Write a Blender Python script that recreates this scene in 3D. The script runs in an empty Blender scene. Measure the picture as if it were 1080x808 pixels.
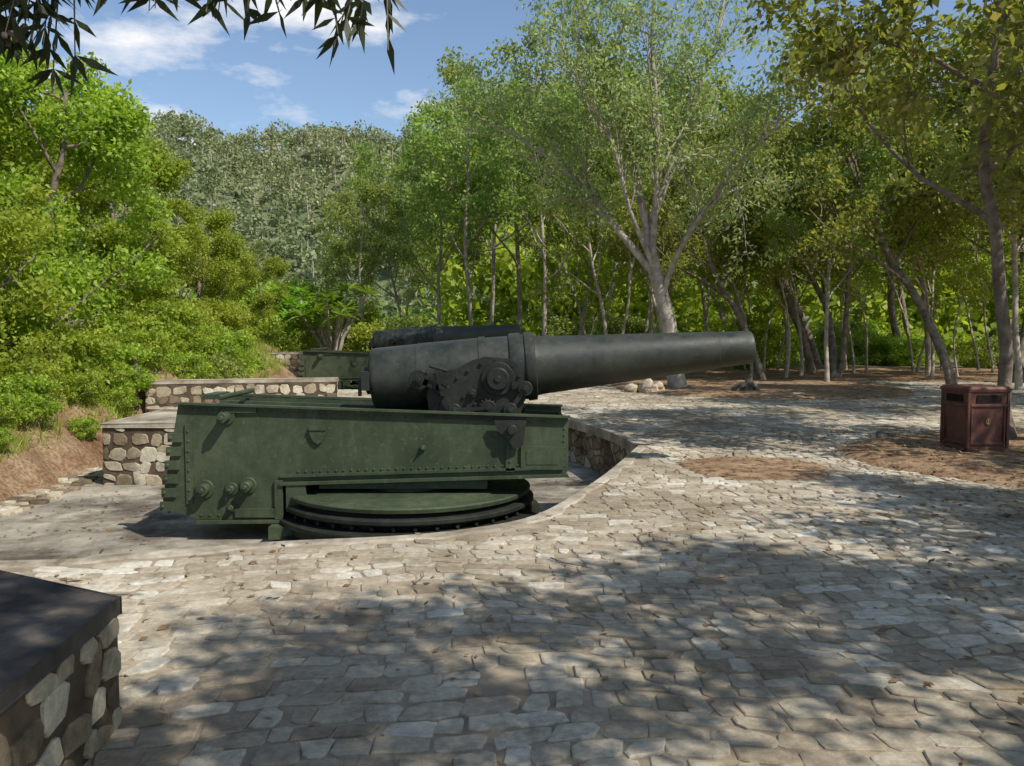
import bpy, math, numpy as np
from mathutils import Vector, Matrix, geometry
R=np.random.RandomState
scene=bpy.context.scene
COL=scene.collection

# ---------------------------------------------------------------- materials
def newmat(name):
    m=bpy.data.materials.new(name); m.use_nodes=True
    nt=m.node_tree; nt.nodes.clear()
    out=nt.nodes.new('ShaderNodeOutputMaterial')
    return m,nt,out
def N(nt,t,**kw):
    n=nt.nodes.new(t)
    for k,v in kw.items(): setattr(n,k,v)
    return n
def ramp(nt,fac,stops,interp='LINEAR'):
    r=N(nt,'ShaderNodeValToRGB'); r.color_ramp.interpolation=interp
    el=r.color_ramp.elements
    while len(el)<len(stops): el.new(0.5)
    for e,(p,c) in zip(el,stops):
        e.position=p; e.color=(c[0],c[1],c[2],1) if not np.isscalar(c) else (c,c,c,1)
    nt.links.new(fac,r.inputs[0]); return r.outputs[0]
def noise(nt,vec,scale,detail=6,rough=.6):
    n=N(nt,'ShaderNodeTexNoise'); n.inputs['Scale'].default_value=scale
    n.inputs['Detail'].default_value=detail; n.inputs['Roughness'].default_value=rough
    if vec is not None: nt.links.new(vec,n.inputs['Vector'])
    return n.outputs['Fac']
def mix(nt,fac,a,b,mode='MIX'):
    m=N(nt,'ShaderNodeMix',data_type='RGBA',blend_type=mode)
    for s,i in ((fac,0),(a,6),(b,7)):
        if isinstance(s,(int,float)): m.inputs[i].default_value=s
        elif isinstance(s,tuple): m.inputs[i].default_value=(*s,1)
        else: nt.links.new(s,m.inputs[i])
    return m.outputs[2]
def pos(nt):
    return N(nt,'ShaderNodeNewGeometry').outputs['Position']
def objc(nt):
    return N(nt,'ShaderNodeTexCoord').outputs['Object']
def finish(nt,out,col,rough=.9,bump=None,bs=.3,bd=.02,metal=0,spec=.3):
    b=N(nt,'ShaderNodeBsdfPrincipled')
    if isinstance(col,tuple): b.inputs['Base Color'].default_value=(*col,1)
    else: nt.links.new(col,b.inputs['Base Color'])
    if isinstance(rough,(int,float)): b.inputs['Roughness'].default_value=rough
    else: nt.links.new(rough,b.inputs['Roughness'])
    b.inputs['Metallic'].default_value=metal
    b.inputs['Specular IOR Level'].default_value=spec
    if bump is not None:
        bn=N(nt,'ShaderNodeBump'); bn.inputs['Strength'].default_value=bs; bn.inputs['Distance'].default_value=bd
        nt.links.new(bump,bn.inputs['Height']); nt.links.new(bn.outputs[0],b.inputs['Normal'])
    nt.links.new(b.outputs[0],out.inputs[0])
def attr(nt):
    a=N(nt,'ShaderNodeAttribute',attribute_name='rnd')
    s=N(nt,'ShaderNodeSeparateColor'); nt.links.new(a.outputs['Color'],s.inputs[0])
    return s.outputs[0],s.outputs[1],s.outputs[2]

def stone_mat(name,stops,dark=.45,stain=.7,soil=.7):
    m,nt,out=newmat(name); r,g,b=attr(nt); p=pos(nt)
    c=ramp(nt,r,stops)
    fine=ramp(nt,noise(nt,p,22,8,.7),[(.25,.6),(.7,1.2)])
    c=mix(nt,1.0,c,fine,'MULTIPLY')
    st=ramp(nt,noise(nt,p,stain,7,.65),[(.37,(dark,dark*.94,dark*.84)),(.57,(1,1,1))])
    c=mix(nt,1.0,c,st,'MULTIPLY')
    c=mix(nt,ramp(nt,noise(nt,p,2.4,9,.79),[(.51,0.),(.64,soil)]),c,(.20,.155,.105))
    h=noise(nt,p,34,8,.7)
    finish(nt,out,c,.93,h,.65,.011,spec=.15)
    return m
M_pave=stone_mat('paving_stone',[(0,(.36,.295,.21)),(.35,(.47,.405,.305)),(.7,(.54,.475,.365)),(.92,(.60,.545,.44)),(1,(.68,.64,.54))],.52,.5,.72)
M_wallst=stone_mat('wall_stone',[(0,(.15,.115,.075)),(.3,(.36,.285,.19)),(.65,(.53,.46,.33)),(1,(.66,.61,.48))],.45,1.8,.6)

def simple(name,c1,c2,sc,rough=.9,bs=.4,bd=.02,bsc=None,extra=None,det=8,p0=.35,p1=.65):
    m,nt,out=newmat(name); p=pos(nt)
    c=ramp(nt,noise(nt,p,sc,det,.65),[(p0,c1),(p1,c2)])
    if extra:
        c=mix(nt,ramp(nt,noise(nt,p,extra[1],6,.7),[(extra[2],0.),(extra[3],1.)]),c,extra[0])
    finish(nt,out,c,rough,noise(nt,p,bsc or sc*6,8,.7),bs,bd,spec=.15)
    return m
M_mortar=simple('mortar',(.20,.155,.108),(.42,.345,.245),1.6,bs=.5)
M_mortar_dk=simple('mortar_wall',(.05,.036,.025),(.15,.11,.075),2.5,bs=.6)
M_conc=simple('stained_concrete',(.17,.148,.115),(.43,.385,.305),1.3,bs=.3,bd=.01,extra=((.095,.08,.06),.8,.47,.63))
M_rim=simple('rim_concrete',(.26,.22,.165),(.52,.465,.365),2.2,bs=.4,bd=.01,extra=((.16,.13,.09),1.4,.47,.66))
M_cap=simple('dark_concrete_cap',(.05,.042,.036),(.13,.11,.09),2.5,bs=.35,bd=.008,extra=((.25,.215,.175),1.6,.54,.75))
M_dirt=simple('dirt',(.22,.13,.072),(.46,.315,.19),2.2,bs=.9,bd=.05,bsc=14,extra=((.12,.073,.042),9,.50,.60))
M_bark=simple('bark',(.25,.215,.17),(.54,.475,.39),5,bs=.8,bd=.03,bsc=22)
M_barkdk=simple('bark_dark',(.11,.088,.07),(.31,.255,.20),5,bs=.8,bd=.03,bsc=22)
M_rock=simple('rock',(.22,.17,.12),(.46,.40,.31),4,bs=.6,bd=.03)

def masonry():
    m,nt,out=newmat('masonry'); p=pos(nt)
    mp=N(nt,'ShaderNodeMapping'); mp.inputs['Scale'].default_value=(4.2,4.2,6); nt.links.new(p,mp.inputs[0])
    wn=N(nt,'ShaderNodeTexNoise'); wn.inputs['Scale'].default_value=3
    nt.links.new(p,wn.inputs['Vector'])
    va=N(nt,'ShaderNodeVectorMath',operation='ADD'); nt.links.new(mp.outputs[0],va.inputs[0]); nt.links.new(wn.outputs['Color'],va.inputs[1])
    v1=N(nt,'ShaderNodeTexVoronoi',feature='DISTANCE_TO_EDGE'); v1.inputs['Scale'].default_value=1; nt.links.new(va.outputs[0],v1.inputs['Vector'])
    v2=N(nt,'ShaderNodeTexVoronoi'); v2.inputs['Scale'].default_value=1; nt.links.new(va.outputs[0],v2.inputs['Vector'])
    s=N(nt,'ShaderNodeSeparateColor'); nt.links.new(v2.outputs['Color'],s.inputs[0])
    c=ramp(nt,s.outputs[0],[(0,(.12,.085,.055)),(.4,(.26,.19,.12)),(.75,(.40,.32,.22)),(1,(.5,.44,.34))])
    e=ramp(nt,v1.outputs['Distance'],[(.03,0.),(.09,1.)])
    c=mix(nt,e,(.12,.09,.062),c)
    c=mix(nt,1.,c,ramp(nt,noise(nt,p,1.2),[(.38,.5),(.6,1.1)]),'MULTIPLY')
    finish(nt,out,c,.95,e,.6,.02,spec=.1); return m
M_mas=masonry()

def ground():
    m,nt,out=newmat('earth'); p=pos(nt)
    c=ramp(nt,noise(nt,p,.9,8,.65),[(.32,(.20,.11,.06)),(.5,(.33,.205,.118)),(.68,(.47,.34,.21))])
    sp=ramp(nt,noise(nt,p,16,8,.75),[(.40,.5),(.6,1.15)])
    c=mix(nt,1.,c,sp,'MULTIPLY')
    gm=ramp(nt,noise(nt,p,.6,7,.7),[(.46,0.),(.56,.8)])
    sx=N(nt,'ShaderNodeSeparateXYZ'); nt.links.new(p,sx.inputs[0])
    far=N(nt,'ShaderNodeMapRange'); far.inputs[1].default_value=34; far.inputs[2].default_value=55
    nt.links.new(sx.outputs[1],far.inputs[0])
    lf=N(nt,'ShaderNodeMapRange'); lf.inputs[1].default_value=-7.4; lf.inputs[2].default_value=-9.0
    nt.links.new(sx.outputs[0],lf.inputs[0])
    mx=N(nt,'ShaderNodeMath',operation='MAXIMUM')
    gm2=N(nt,'ShaderNodeMath',operation='MULTIPLY'); nt.links.new(gm,gm2.inputs[0]); nt.links.new(lf.outputs[0],gm2.inputs[1])
    nt.links.new(gm2.outputs[0],mx.inputs[0]); nt.links.new(far.outputs[0],mx.inputs[1])
    c=mix(nt,mx.outputs[0],c,mix(nt,noise(nt,p,5),(.09,.12,.05),(.20,.22,.11)))
    finish(nt,out,c,.97,noise(nt,p,9,10,.75),.9,.07,spec=.1); return m
M_ground=ground()

def leafmat(name,stops,trans=.38,objvar=.25,wr=.45):
    m,nt,out=newmat(name); r,g,b=attr(nt)
    ad=N(nt,'ShaderNodeMath',operation='ADD'); h1=N(nt,'ShaderNodeMath',operation='MULTIPLY'); h1.inputs[1].default_value=wr
    h2=N(nt,'ShaderNodeMath',operation='MULTIPLY'); h2.inputs[1].default_value=1-wr
    nt.links.new(r,h1.inputs[0]); nt.links.new(g,h2.inputs[0]); nt.links.new(h1.outputs[0],ad.inputs[0]); nt.links.new(h2.outputs[0],ad.inputs[1])
    c=ramp(nt,ad.outputs[0],stops)
    oi=N(nt,'ShaderNodeObjectInfo')
    hs=N(nt,'ShaderNodeHueSaturation')
    mr=N(nt,'ShaderNodeMapRange'); mr.inputs[3].default_value=.480; mr.inputs[4].default_value=.515
    nt.links.new(oi.outputs['Random'],mr.inputs[0]); nt.links.new(mr.outputs[0],hs.inputs['Hue'])
    mv=N(nt,'ShaderNodeMapRange'); mv.inputs[3].default_value=1-objvar; mv.inputs[4].default_value=1+objvar
    nt.links.new(oi.outputs['Random'],mv.inputs[0]); nt.links.new(mv.outputs[0],hs.inputs['Value'])
    nt.links.new(c,hs.inputs['Color'])
    d=N(nt,'ShaderNodeBsdfPrincipled'); d.inputs['Roughness'].default_value=.5; d.inputs['Specular IOR Level'].default_value=.35
    nt.links.new(hs.outputs[0],d.inputs['Base Color'])
    t=N(nt,'ShaderNodeBsdfTranslucent')
    tc=mix(nt,1.,hs.outputs[0],(1.55,1.5,.7),'MULTIPLY'); nt.links.new(tc,t.inputs[0])
    ms=N(nt,'ShaderNodeMixShader'); ms.inputs[0].default_value=trans
    nt.links.new(d.outputs[0],ms.inputs[1]); nt.links.new(t.outputs[0],ms.inputs[2]); nt.links.new(ms.outputs[0],out.inputs[0])
    return m
L_bright=leafmat('leaf_bright',[(0,(.12,.18,.022)),(.5,(.28,.38,.045)),(1,(.48,.56,.10))],.5,.12)
L_mid=leafmat('leaf_mid',[(0,(.12,.175,.045)),(.5,(.24,.32,.08)),(1,(.41,.48,.15))],.48,.2)
L_airy=leafmat('leaf_airy',[(0,(.16,.21,.08)),(.5,(.27,.335,.13)),(1,(.41,.46,.22))],.42)
L_dark=leafmat('leaf_dark',[(0,(.11,.14,.035)),(.5,(.21,.26,.06)),(.85,(.34,.38,.09)),(1,(.38,.28,.13))],.5,.2)
L_hill_haze=leafmat('leaf_hill_haze',[(0,(.14,.185,.09)),(.45,(.23,.28,.135)),(.75,(.33,.36,.20)),(1,(.42,.40,.28))],.25,.05,.25)  # grey-green hill leaves, paled further so distance haze is painted into their colour
L_fran=leafmat('leaf_broad',[(0,(.12,.23,.03)),(.5,(.19,.33,.045)),(1,(.28,.42,.08))],.4)
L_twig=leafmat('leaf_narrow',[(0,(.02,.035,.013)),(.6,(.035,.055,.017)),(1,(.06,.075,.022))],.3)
L_dry=leafmat('leaf_dry',[(0,(.10,.05,.025)),(.5,(.2,.12,.06)),(1,(.40,.30,.17))],.1)

def paint(name,c1,c2,c3,pale,rust=.6,streak=.35,big=1.3,spec=.35,r0=.42,dk=.5):
    m,nt,out=newmat(name); p=objc(nt)
    c=ramp(nt,noise(nt,p,big,10,.70),[(.36,c1),(.50,c2),(.66,c3)])
    mp=N(nt,'ShaderNodeMapping'); mp.inputs['Scale'].default_value=(5,5,.8); nt.links.new(p,mp.inputs[0])
    c=mix(nt,ramp(nt,noise(nt,mp.outputs[0],1.5,8,.75),[(.50,0.),(.72,streak)]),c,tuple(a*.9 for a in pale))
    c=mix(nt,ramp(nt,noise(nt,p,2.7,9,.75),[(.52,0.),(.66,dk)]),c,tuple(a*.6 for a in c1))
    c=mix(nt,ramp(nt,noise(nt,p,16,8,.8),[(.57,0.),(.66,.5)]),c,pale)
    c=mix(nt,ramp(nt,noise(nt,p,6,8,.8),[(.59,0.),(.67,rust)]),c,(.08,.040,.020))
    ro=ramp(nt,noise(nt,p,6,6,.7),[(.3,r0),(.7,.7)])
    finish(nt,out,c,ro,noise(nt,p,28,8,.7),.3,.006,spec=spec); return m
M_green=paint('green_paint',(.030,.043,.022),(.048,.064,.032),(.075,.094,.050),(.16,.17,.115),.5,.25,dk=.4)
M_barrel=paint('barrel_paint',(.015,.018,.013),(.025,.029,.021),(.042,.047,.034),(.085,.09,.068),.6,.2,1.5,.5,.32,dk=.4)
M_steel=paint('dark_steel',(.010,.012,.009),(.018,.021,.015),(.034,.038,.027),(.075,.078,.058),.5,.25,dk=.4)

def binm():
    m,nt,out=newmat('bin_paint'); p=objc(nt)
    c=ramp(nt,noise(nt,p,5,8,.7),[(.3,(.07,.024,.016)),(.7,(.15,.058,.04))])
    c=mix(nt,ramp(nt,noise(nt,p,14,8,.8),[(.58,0.),(.68,.5)]),c,(.22,.16,.11))
    finish(nt,out,c,.55,noise(nt,p,30),.15,.004,spec=.4); return m
M_bin=binm()
M_bindk=simple('bin_opening',(.01,.008,.007),(.02,.015,.012),4)
M_gold=simple('bin_mark',(.25,.17,.08),(.35,.25,.12),6)
M_wood=simple('pale_rock',(.34,.27,.19),(.56,.47,.35),6)

# ---------------------------------------------------------------- mesh helpers
def mesh_np(name,verts,quads=None,tris=None,mats=(),rnd=None,qm=None,tm=None,smooth=False):
    me=bpy.data.meshes.new(name)
    verts=np.asarray(verts,dtype=np.float32)
    quads=np.zeros((0,4),int) if quads is None or len(quads)==0 else np.asarray(quads,int)
    tris=np.zeros((0,3),int) if tris is None or len(tris)==0 else np.asarray(tris,int)
    me.vertices.add(len(verts)); me.vertices.foreach_set('co',verts.ravel())
    nl=quads.size+tris.size; me.loops.add(nl)
    me.loops.foreach_set('vertex_index',np.concatenate([quads.ravel(),tris.ravel()]).astype(np.int32))
    npoly=len(quads)+len(tris); me.polygons.add(npoly)
    ls=np.concatenate([np.arange(len(quads))*4, quads.size+np.arange(len(tris))*3]).astype(np.int32)
    me.polygons.foreach_set('loop_start',ls)
    mi=np.concatenate([np.zeros(len(quads),int) if qm is None else qm, np.zeros(len(tris),int) if tm is None else tm]).astype(np.int32)
    me.polygons.foreach_set('material_index',mi)
    sm = np.full(npoly,bool(smooth)) if not isinstance(smooth,np.ndarray) else smooth
    me.polygons.foreach_set('use_smooth',sm)
    for m in mats: me.materials.append(m)
    if rnd is not None:
        a=me.attributes.new('rnd','FLOAT_COLOR','POINT')
        rr=np.ones((len(verts),4),np.float32); rr[:,:rnd.shape[1]]=rnd
        a.data.foreach_set('color',rr.ravel())
    me.update(calc_edges=True); me.validate()
    return me
def obj(name,me,parent=None,loc=(0,0,0),rot=(0,0,0),scale=(1,1,1)):
    o=bpy.data.objects.new(name,me); COL.objects.link(o)
    o.location=loc; o.rotation_euler=rot; o.scale=scale
    if parent: o.parent=parent
    return o
class MB:
    def __init__(s): s.v=[];s.q=[];s.t=[];s.n=0;s.qs=[]
    def add(s,v,q=None,t=None,sm=False):
        v=np.asarray(v,float)
        if q is not None and len(q): s.q.append(np.asarray(q)+s.n); s.qs.append(np.full(len(q),sm))
        if t is not None and len(t): s.t.append(np.asarray(t)+s.n)
        s.v.append(v); s.n+=len(v)
    def box(s,c,d,rotz=0,ry=0):
        sx,sy,sz=[a/2 for a in d]
        v=np.array([[x,y,z] for x in(-sx,sx) for y in(-sy,sy) for z in(-sz,sz)])
        if ry:
            ca,sa=math.cos(ry),math.sin(ry); v=v@np.array([[ca,0,-sa],[0,1,0],[sa,0,ca]])
        if rotz:
            ca,sa=math.cos(rotz),math.sin(rotz); v=v@np.array([[ca,sa,0],[-sa,ca,0],[0,0,1]])
        s.add(v+np.array(c),[[0,1,3,2],[4,6,7,5],[0,4,5,1],[2,3,7,6],[0,2,6,4],[1,5,7,3]])
    def prism(s,poly,y0,y1):
        n=len(poly)
        v=[(x,y0,z) for x,z in poly]+[(x,y1,z) for x,z in poly]
        q=[[i,(i+1)%n,n+(i+1)%n,n+i] for i in range(n)]
        tt=geometry.tessellate_polygon([[Vector((x,z,0)) for x,z in poly]])
        t=[list(a) for a in tt]+[[n+a[0],n+a[2],n+a[1]] for a in tt]
        s.add(v,q,t)
    def prismz(s,poly,z0,z1):
        n=len(poly)
        v=[(x,y,z0) for x,y in poly]+[(x,y,z1) for x,y in poly]
        q=[[i,(i+1)%n,n+(i+1)%n,n+i] for i in range(n)]
        tt=geometry.tessellate_polygon([[Vector((x,y,0)) for x,y in poly]])
        t=[list(a) for a in tt]+[[n+a[0],n+a[2],n+a[1]] for a in tt]
        s.add(v,q,t)
    def lathe(s,prof,origin,axis,k=48,sm=True):
        o=np.array(origin,float); a=np.array(axis,float); a/=np.linalg.norm(a)
        h=np.array([0,0,1.]) if abs(a[2])<.9 else np.array([1.,0,0])
        u=np.cross(a,h); u/=np.linalg.norm(u); w=np.cross(u,a)
        th=np.arange(k)*2*math.pi/k
        ring=np.cos(th)[:,None]*u+np.sin(th)[:,None]*w
        V=np.concatenate([o+a*ss+ring*r for ss,r in prof])
        q=[]
        for i in range(len(prof)-1):
            for j in range(k):
                q.append([i*k+j,i*k+(j+1)%k,(i+1)*k+(j+1)%k,(i+1)*k+j])
        s.add(V,q,None,sm)
    def cyl(s,p0,p1,r,k=20,bev=.006):
        p0=np.array(p0,float);p1=np.array(p1,float); L=np.linalg.norm(p1-p0); b=min(bev,r*.3)
        s.lathe([(0,0.0005),(0,r-b),(b,r),(L-b,r),(L,r-b),(L,.0005)],p0,p1-p0,k)
    def ring(s,c,ax,ro,ri,t,k=24):
        s.lathe([(0,ri),(0,ro-.006),(.006,ro),(t-.006,ro),(t,ro-.006),(t,ri),(0,ri)],c,ax,k)
    def tube(s,pts,rad,k=7):
        pts=np.asarray(pts,float); n=len(pts)
        tan=np.gradient(pts,axis=0); tan/=np.linalg.norm(tan,axis=1)[:,None]+1e-9
        up=np.array([1.,0,0]) if abs(tan[0][0])<.8 else np.array([0,1.,0])
        V=[];th=np.arange(k)*2*math.pi/k
        for i in range(n):
            u=up-tan[i]*np.dot(up,tan[i]); u/=np.linalg.norm(u)+1e-9; up=u
            w=np.cross(tan[i],u)
            V.append(pts[i]+rad[i]*(np.cos(th)[:,None]*u+np.sin(th)[:,None]*w))
        q=[[i*k+j,i*k+(j+1)%k,(i+1)*k+(j+1)%k,(i+1)*k+j] for i in range(n-1) for j in range(k)]
        s.add(np.concatenate(V),q,None,True)
    def arr(s):
        v=np.concatenate(s.v); q=np.concatenate(s.q) if s.q else None; t=np.concatenate(s.t) if s.t else None
        sm=np.concatenate(s.qs) if s.qs else np.zeros(0,bool)
        if t is not None: sm=np.concatenate([sm,np.zeros(len(t),bool)])
        return v,q,t,sm
    def mesh(s,name,mat):
        v,q,t,sm=s.arr(); return mesh_np(name,v,q,t,[mat],smooth=sm)
def bevel(o,w=.008,seg=2):
    b=o.modifiers.new('bevel','BEVEL'); b.width=w; b.segments=seg; b.limit_method='ANGLE'; b.angle_limit=math.radians(40)
def split(o):
    es=o.modifiers.new('edge','EDGE_SPLIT'); es.split_angle=math.radians(35)
def nrm(a): return a/(np.linalg.norm(a,axis=-1,keepdims=True)+1e-9)

def leaves(c,size,rng,aspect=.28,droop=.3,up=.6,grnd=None):
    n=len(c); d=nrm(rng.randn(n,3)+np.array([0,0,-droop])); nn=rng.randn(n,3)+np.array([0,0,up])
    s=nrm(np.cross(d,nn)); L=size*rng.uniform(.6,1.35,(n,1))
    v=np.stack([c,c+d*L*.45+s*L*aspect,c+d*L,c+d*L*.45-s*L*aspect],1).reshape(-1,3)
    q=np.arange(n*4).reshape(n,4)
    r=np.zeros((n,3)); r[:,0]=rng.rand(n); r[:,1]=rng.rand(n) if grnd is None else grnd
    return v,q,np.repeat(r,4,axis=0)
def clumps(cent,rad,per,rng,flat=.7):
    n=len(cent); o=nrm(rng.randn(n,per,3))*(rng.rand(n,per,1)**.5)
    o[...,2]*=flat
    p=cent[:,None,:]+o*np.asarray(rad).reshape(-1,1,1)
    g=np.repeat(rng.rand(n),per)
    return p.reshape(-1,3),g
def foliage_mesh(name,mb,cent,rad,per,size,rng,leafm,barkm,aspect=.28,droop=.3,flat=.7,up=.6,gg=None):
    p,g=clumps(np.asarray(cent),rad,per,rng,flat)
    if gg is not None: g=np.repeat(gg,per)
    lv,lq,lr=leaves(p,size,rng,aspect,droop,up,g)
    if mb is not None and mb.n:
        v,q,t,sm=mb.arr(); n0=len(v)
        V=np.concatenate([v,lv]); Q=np.concatenate([q,lq+n0]); rn=np.concatenate([np.ones((n0,3))*.5,lr])
        qm=np.concatenate([np.zeros(len(q),int),np.ones(len(lq),int)])
        smm=np.concatenate([sm,np.zeros(len(lq),bool)])
        return mesh_np(name,V,Q,None,[barkm,leafm],rn,qm=qm,smooth=smm)
    return mesh_np(name,lv,lq,None,[leafm],lr)

def grow(mb,tips,rng,start,d,length,r0,level,maxl,P):
    nseg=[9,6,5,4][min(level,3)]
    pts=[np.array(start,float)]; d=np.array(d,float)
    wob=P.get('wob',.14)*(1+.5*level)
    for i in range(nseg):
        d=nrm(d+rng.randn(3)*wob+np.array([0,0,P.get('trop',.06)]))
        pts.append(pts[-1]+d*length/nseg)
    pts=np.array(pts); tt=np.linspace(0,1,nseg+1)
    rad=r0*(1-tt*(.5 if level==0 else .72))
    if level==0: rad[0]*=1.35
    mb.tube(pts,rad,8 if level==0 else (6 if level==1 else 4))
    if level>=maxl:
        for t in P.get('tipt',(.45,.75,1.)):
            i=t*nseg; a=int(min(i,nseg-1)); tips.append(pts[a]+(pts[a+1]-pts[a])*(i-a))
        return
    nc=P['n'][level]; t0=P['t0'][level]
    ph=rng.rand()*6.28
    for c in range(nc):
        t=t0+(1-t0)*(c+rng.rand()*.7)/nc; t=min(t,1)
        i=t*nseg; a=int(min(i,nseg-1)); p=pts[a]+(pts[a+1]-pts[a])*(i-a); dd=nrm(pts[a+1]-pts[a])
        ph+=2.4+rng.randn()*.4; u=nrm(np.cross(dd,[0.3,.1,1.]if abs(dd[2])<.9 else [1.,0,0])); w=np.cross(dd,u)
        ang=P['ang'][level]*rng.uniform(.75,1.25)
        nd=dd*math.cos(ang)+(u*math.cos(ph)+w*math.sin(ph))*math.sin(ang)
        grow(mb,tips,rng,p,nd,length*P['len'][level]*rng.uniform(.75,1.2)*(1-.35*(t-t0)/(1-t0+1e-6)),
             max(np.interp(t,tt,rad)*.62,.012),level+1,maxl,P)
def make_tree(name,seed,H,r,P,lm,bm,per,cr,size,lean=(0,0),aspect=.28,maxl=3,extra=None,stems=1,droop=.3):
    rng=R(seed); mb=MB(); tips=[]
    for s in range(stems):
        off=(0,0,-.3) if s==0 else (rng.uniform(-.4,.4),rng.uniform(-.4,.4),-.3)
        ln=np.array([lean[0],lean[1],1.])+ (np.zeros(3) if stems==1 else np.array([rng.uniform(-.4,.4),rng.uniform(-.4,.4),0]))
        grow(mb,tips,rng,off,nrm(ln),H,r*(1 if s==0 else .75),0,maxl,P)
    tips=np.array(tips)
    if extra is not None: tips=np.concatenate([tips,extra])
    rad=cr*rng.uniform(.6,1.3,len(tips))
    return foliage_mesh(name,mb,tips,rad,per,size,rng,lm,bm,aspect,droop)

# ---------------------------------------------------------------- layout
def catmull(P,n=5):
    P=np.array(P,float); out=[]
    for i in range(len(P)-1):
        p0=P[max(i-1,0)];p1=P[i];p2=P[i+1];p3=P[min(i+2,len(P)-1)]
        for t in np.arange(n)/n:
            out.append(.5*((2*p1)+(-p0+p2)*t+(2*p0-5*p1+4*p2-p3)*t*t+(-p0+3*p1-3*p2+p3)*t**3))
    out.append(P[-1]); return np.array(out)
rimA=catmull([(-6.9,5.55),(-3.5,5.71),(-2.77,5.9),(-1.87,6.22),(-.89,6.42),(-.31,6.68),(.20,7.15),(.70,8.3),(1.21,9.75),(1.74,11.5)])
rimB=catmull([(1.78,11.75),(1.55,13.4),(.95,15.4),(.2,16.8),(-1,17.6),(-3,17.2),(-4.3,15.2),(-4.6,12.8)])
Lpit=np.concatenate([rimA,rimB,[(-6.2,12.8),(-6.4,17),(-7.6,17.3),(-8.6,17.3),(-8.6,5.5)]])
notch=[(1.2,31),(1.0,27.5),(.4,25),(-.8,23.7),(-3,23.2),(-6,23.2),(-8.4,23.2)]
pave=np.concatenate([rimA[::-1],[(-9,5.5),(-9,-8),(16,-8),(16,6),(14.5,13),(17,21),(18,26.5),(9,27.5),(5,26.3),(3,29),(1.2,29.5)],
                     notch[1:],[(-8.2,20),(-7.6,17.3),(-6.4,17),(-6.2,12.8)],rimB[::-1]])
def inside(pts,poly):
    x,y=pts[:,0],pts[:,1]; c=np.zeros(len(pts),bool); j=len(poly)-1
    for i in range(len(poly)):
        xi,yi=poly[i];xj,yj=poly[j]
        if yi!=yj:
            c^=((yi>y)!=(yj>y))&(x<(xj-xi)*(y-yi)/(yj-yi)+xi)
        j=i
    return c
def dist(pts,poly,closed=True):
    P=np.array(poly); Q=np.roll(P,-1,0) if closed else P[1:]
    if not closed: P=P[:-1]
    best=np.full(len(pts),1e9)
    for a,b in zip(P,Q):
        ab=b-a; t=np.clip(((pts-a)@ab)/(ab@ab+1e-12),0,1)
        best=np.minimum(best,np.linalg.norm(pts-(a+t[:,None]*ab),axis=1))
    return best
pit2=np.array([(1.3,27.5),(.4,25),(-.8,23.7),(-3,23.2),(-6,23.2),(-8.4,23.2),(-8.4,29.5),(1.3,29.5)])
def smooth(a,b,x):
    t=np.clip((x-a)/(b-a),0,1); return t*t*(3-2*t)
def height(x,y):
    sh=x.shape; x=x.ravel(); y=y.ravel(); p=np.stack([x,y],1)
    h=np.full(len(x),-.05)
    wav=.05*np.sin(x*1.3+y*.7)*np.sin(y*.9)+.04*np.sin(x*3.1)*np.cos(y*2.7)
    out=~inside(p,pave); h=np.where(out,-.02+wav*.6+.03,h-.03)
    for L,dz in((Lpit,-1.0),(pit2,-.75)):
        near=(inside(p,L))|(dist(p,L)<.45); h=np.where(near,dz,h)
    dd=-6.95-x+.15*np.sin(y*1.7)+.1*np.sin(y*4.1)
    base=np.where(y<5.3,-.3,np.where(y<17.5,-.85,-.2))
    bank=base+np.clip(dd,-3,1.5)*.85+np.clip(dd-1.5,0,30)*.12+wav*2.*np.clip(dd,0,1)
    bank=np.where(dd>0,bank,-5); fade=1-smooth(34,60,y)
    h=np.where((y<60)&(dd>0),np.maximum(h,bank*fade+h*(1-fade)),h)
    h+=np.where((x>17),(x-17)*.01,0)
    hill=35*smooth(55,150,y+.12*x)*(1-.55*smooth(0,120,x))*(1+.08*np.sin(x*.06+.5)+.05*np.sin(x*.13+1)+.05*np.sin(y*.1+x*.21)+.03*np.sin(y*.3+x*.4))
    h+=hill; h+=np.where(y>30,.3*smooth(30,50,y)*np.sin(x*.2),0)
    return h.reshape(sh)
def lines(a,b,step,lo,hi):
    c=list(np.arange(a,b+1e-6,step)); s=step
    while c[-1]<hi: s*=1.12; c.append(c[-1]+s)
    s=step
    while c[0]>lo: s*=1.12; c.insert(0,c[0]-s)
    return np.array(c)
gx=lines(-14,19,.3,-900,900); gy=lines(-8,32,.3,-700,1500)
X,Y=np.meshgrid(gx,gy); Z=height(X,Y); nx,ny=len(gx),len(gy)
Z=np.where(Y>160,np.maximum(Z*(1-smooth(170,400,Y)),0),Z)
idx=np.arange(nx*ny).reshape(ny,nx)
q=np.stack([idx[:-1,:-1],idx[:-1,1:],idx[1:,1:],idx[1:,:-1]],-1).reshape(-1,4)
obj('ground',mesh_np('ground',np.stack([X,Y,Z],-1).reshape(-1,3),q,None,[M_ground],smooth=True))
def hz(x,y): return float(height(np.array([float(x)]),np.array([float(y)]))[0])

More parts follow.
